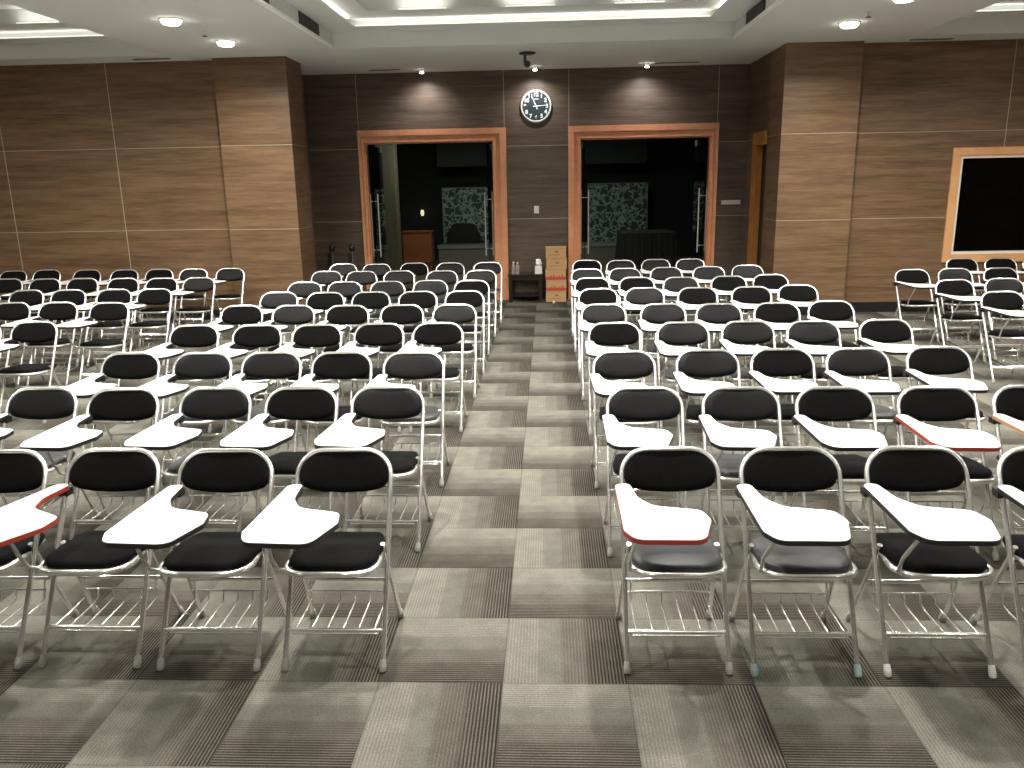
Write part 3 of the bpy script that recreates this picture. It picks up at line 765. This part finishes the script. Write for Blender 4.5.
R = [[(0.708, 0.064), (1.216, 0.055), (1.743, 0.058), (2.28, 0.04)],
 [(0.717, 1.109), (1.244, 1.098), (1.753, 1.083), (2.293, 1.077), (2.809, 1.084)],
 [(0.707, 2.098), (1.26, 2.119), (1.762, 2.129), (2.267, 2.122), (2.797, 2.147)],
 [(0.723, 3.23), (1.279, 3.217), (1.791, 3.232), (2.308, 3.207), (2.899, 3.24)],
 [(0.71, 4.257), (1.261, 4.224), (1.772, 4.195), (2.304, 4.214), (2.812, 4.286)],
 [(0.722, 5.389), (1.216, 5.397), (1.777, 5.365), (2.349, 5.382), (2.859, 5.482)],
 [(0.711, 6.385), (1.238, 6.374), (1.76, 6.333), (2.326, 6.38), (2.843, 6.486)],
 [(0.713, 7.411), (1.202, 7.408), (1.741, 7.461), (2.304, 7.473), (2.844, 7.593)],
 [(0.754, 8.619), (1.247, 8.512), (1.759, 8.587), (2.256, 8.587)],
 ]
RK = ['nnff', 'mvfff', 'mmfvf', 'fvvmf', 'vvvff', 'fvfff', 'ffvff', 'vvvvv', 'fvvv']
OL = [[(-4.845, 3.578), (-4.36, 3.615)],
 [(-5.418, 4.861), (-4.897, 4.839), (-4.322, 4.769)],
 [(-5.926, 5.914), (-5.399, 5.889), (-4.858, 5.88), (-4.383, 5.878)],
 [(-7.001, 7.176), (-6.44, 7.111), (-5.933, 7.109), (-5.347, 7.04), (-4.816, 7.001), (-4.325, 6.999)],
 [(-7.653, 8.256), (-7.185, 8.332), (-6.535, 8.246), (-5.944, 8.168), (-5.444, 8.197), (-4.918, 8.168), (-4.378, 8.164)],
 ]
OR_ = [[(4.633, 4.772)],
 [(4.653, 5.751), (5.201, 5.81)],
 [(4.66, 6.821), (5.197, 6.866), (5.734, 6.852)],
 [(5.858, 8.092), (6.352, 8.057)],
 ]
OL[2].insert(0, (-6.44, 5.9)); OR_[3].append((6.87, 8.08))
ordr = ['front', 'second', 'third', 'fourth', 'fifth', 'sixth', 'seventh', 'eighth', 'back']
seat = ['aisle seat', 'second seat from aisle', 'third seat from aisle', 'fourth seat from aisle', 'fifth seat from aisle', 'sixth seat from aisle']
looks = {'f': 'black fabric', 'v': 'grey vinyl', 'm': 'grey backed', 'n': 'grey seated'}
def yj(): return random.uniform(-.02, .02)
for ri, row in enumerate(L):
    n = len(row)
    for ci, (x, y) in enumerate(row):
        ex = 'k'; d = ''
        if (ri, ci) == (0, 1): ex = 'r'; d = ' with red edged tablet'
        chair(x, fy(y), yj() if ri else 0, '%s folding chair%s, left block, %s row, %s' % (looks[LK[ri][ci]], d, ordr[ri], seat[n-1-ci]), 'folding tablet chairs left of the aisle', LK[ri][ci], ex, 'g', -.27 if (ri, ci) == (0, 1) else (-.04 if ri == 0 else random.uniform(-.07, .02)))
for ri, row in enumerate(R):
    for ci, (x, y) in enumerate(row):
        ex = 'k'; d = ''; ft = 'g'
        if (ri, ci) in ((0, 0), (1, 3)): ex = 'r'; d = ' with red edged tablet'
        if (ri, ci) in ((1, 4),): ex = 'b'; d = ' with brown edged tablet'
        if (ri, ci) == (0, 1): ft = 'b'
        if (ri, ci) == (0, 2): ft = 'w'; d = ' with worn white feet'
        chair(x, fy(y), yj() if ri else 0, '%s folding chair%s, right block, %s row, %s' % (looks[RK[ri][ci]], d, ordr[ri], seat[ci]), 'folding tablet chairs right of the aisle', RK[ri][ci], ex, ft, random.uniform(-.04, .03) if ri else 0, .95)
ol_rows = ['front', 'second', 'third', 'fourth', 'back']
from_r = ['rightmost', 'second from right', 'third from right', 'fourth from right', 'fifth from right', 'sixth from right', 'leftmost']
for ri, row in enumerate(OL):
    n = len(row)
    for ci, (x, y) in enumerate(row):
        chair(x, fy(y), yj()*2, 'black folding tablet chair in far left block, its %s row, %s' % (ol_rows[ri], from_r[n-1-ci] if ci else 'leftmost'), 'folding tablet chairs by the left wall', 'm' if (ri, ci) in ((3, 5), (4, 6), (4, 5)) else 'f')
or_rows = ['front', 'second', 'third', 'back']
from_l = ['leftmost', 'second from left', 'third from left']
for ri, row in enumerate(OR_):
    for ci, (x, y) in enumerate(row):
        chair(x, fy(y), yj()*2, 'black folding tablet chair in far right block, its %s row, %s' % (or_rows[ri], from_l[ci]), 'folding tablet chairs by the right window', 'm' if (ri, ci) in ((2, 1), (1, 1)) else 'f')
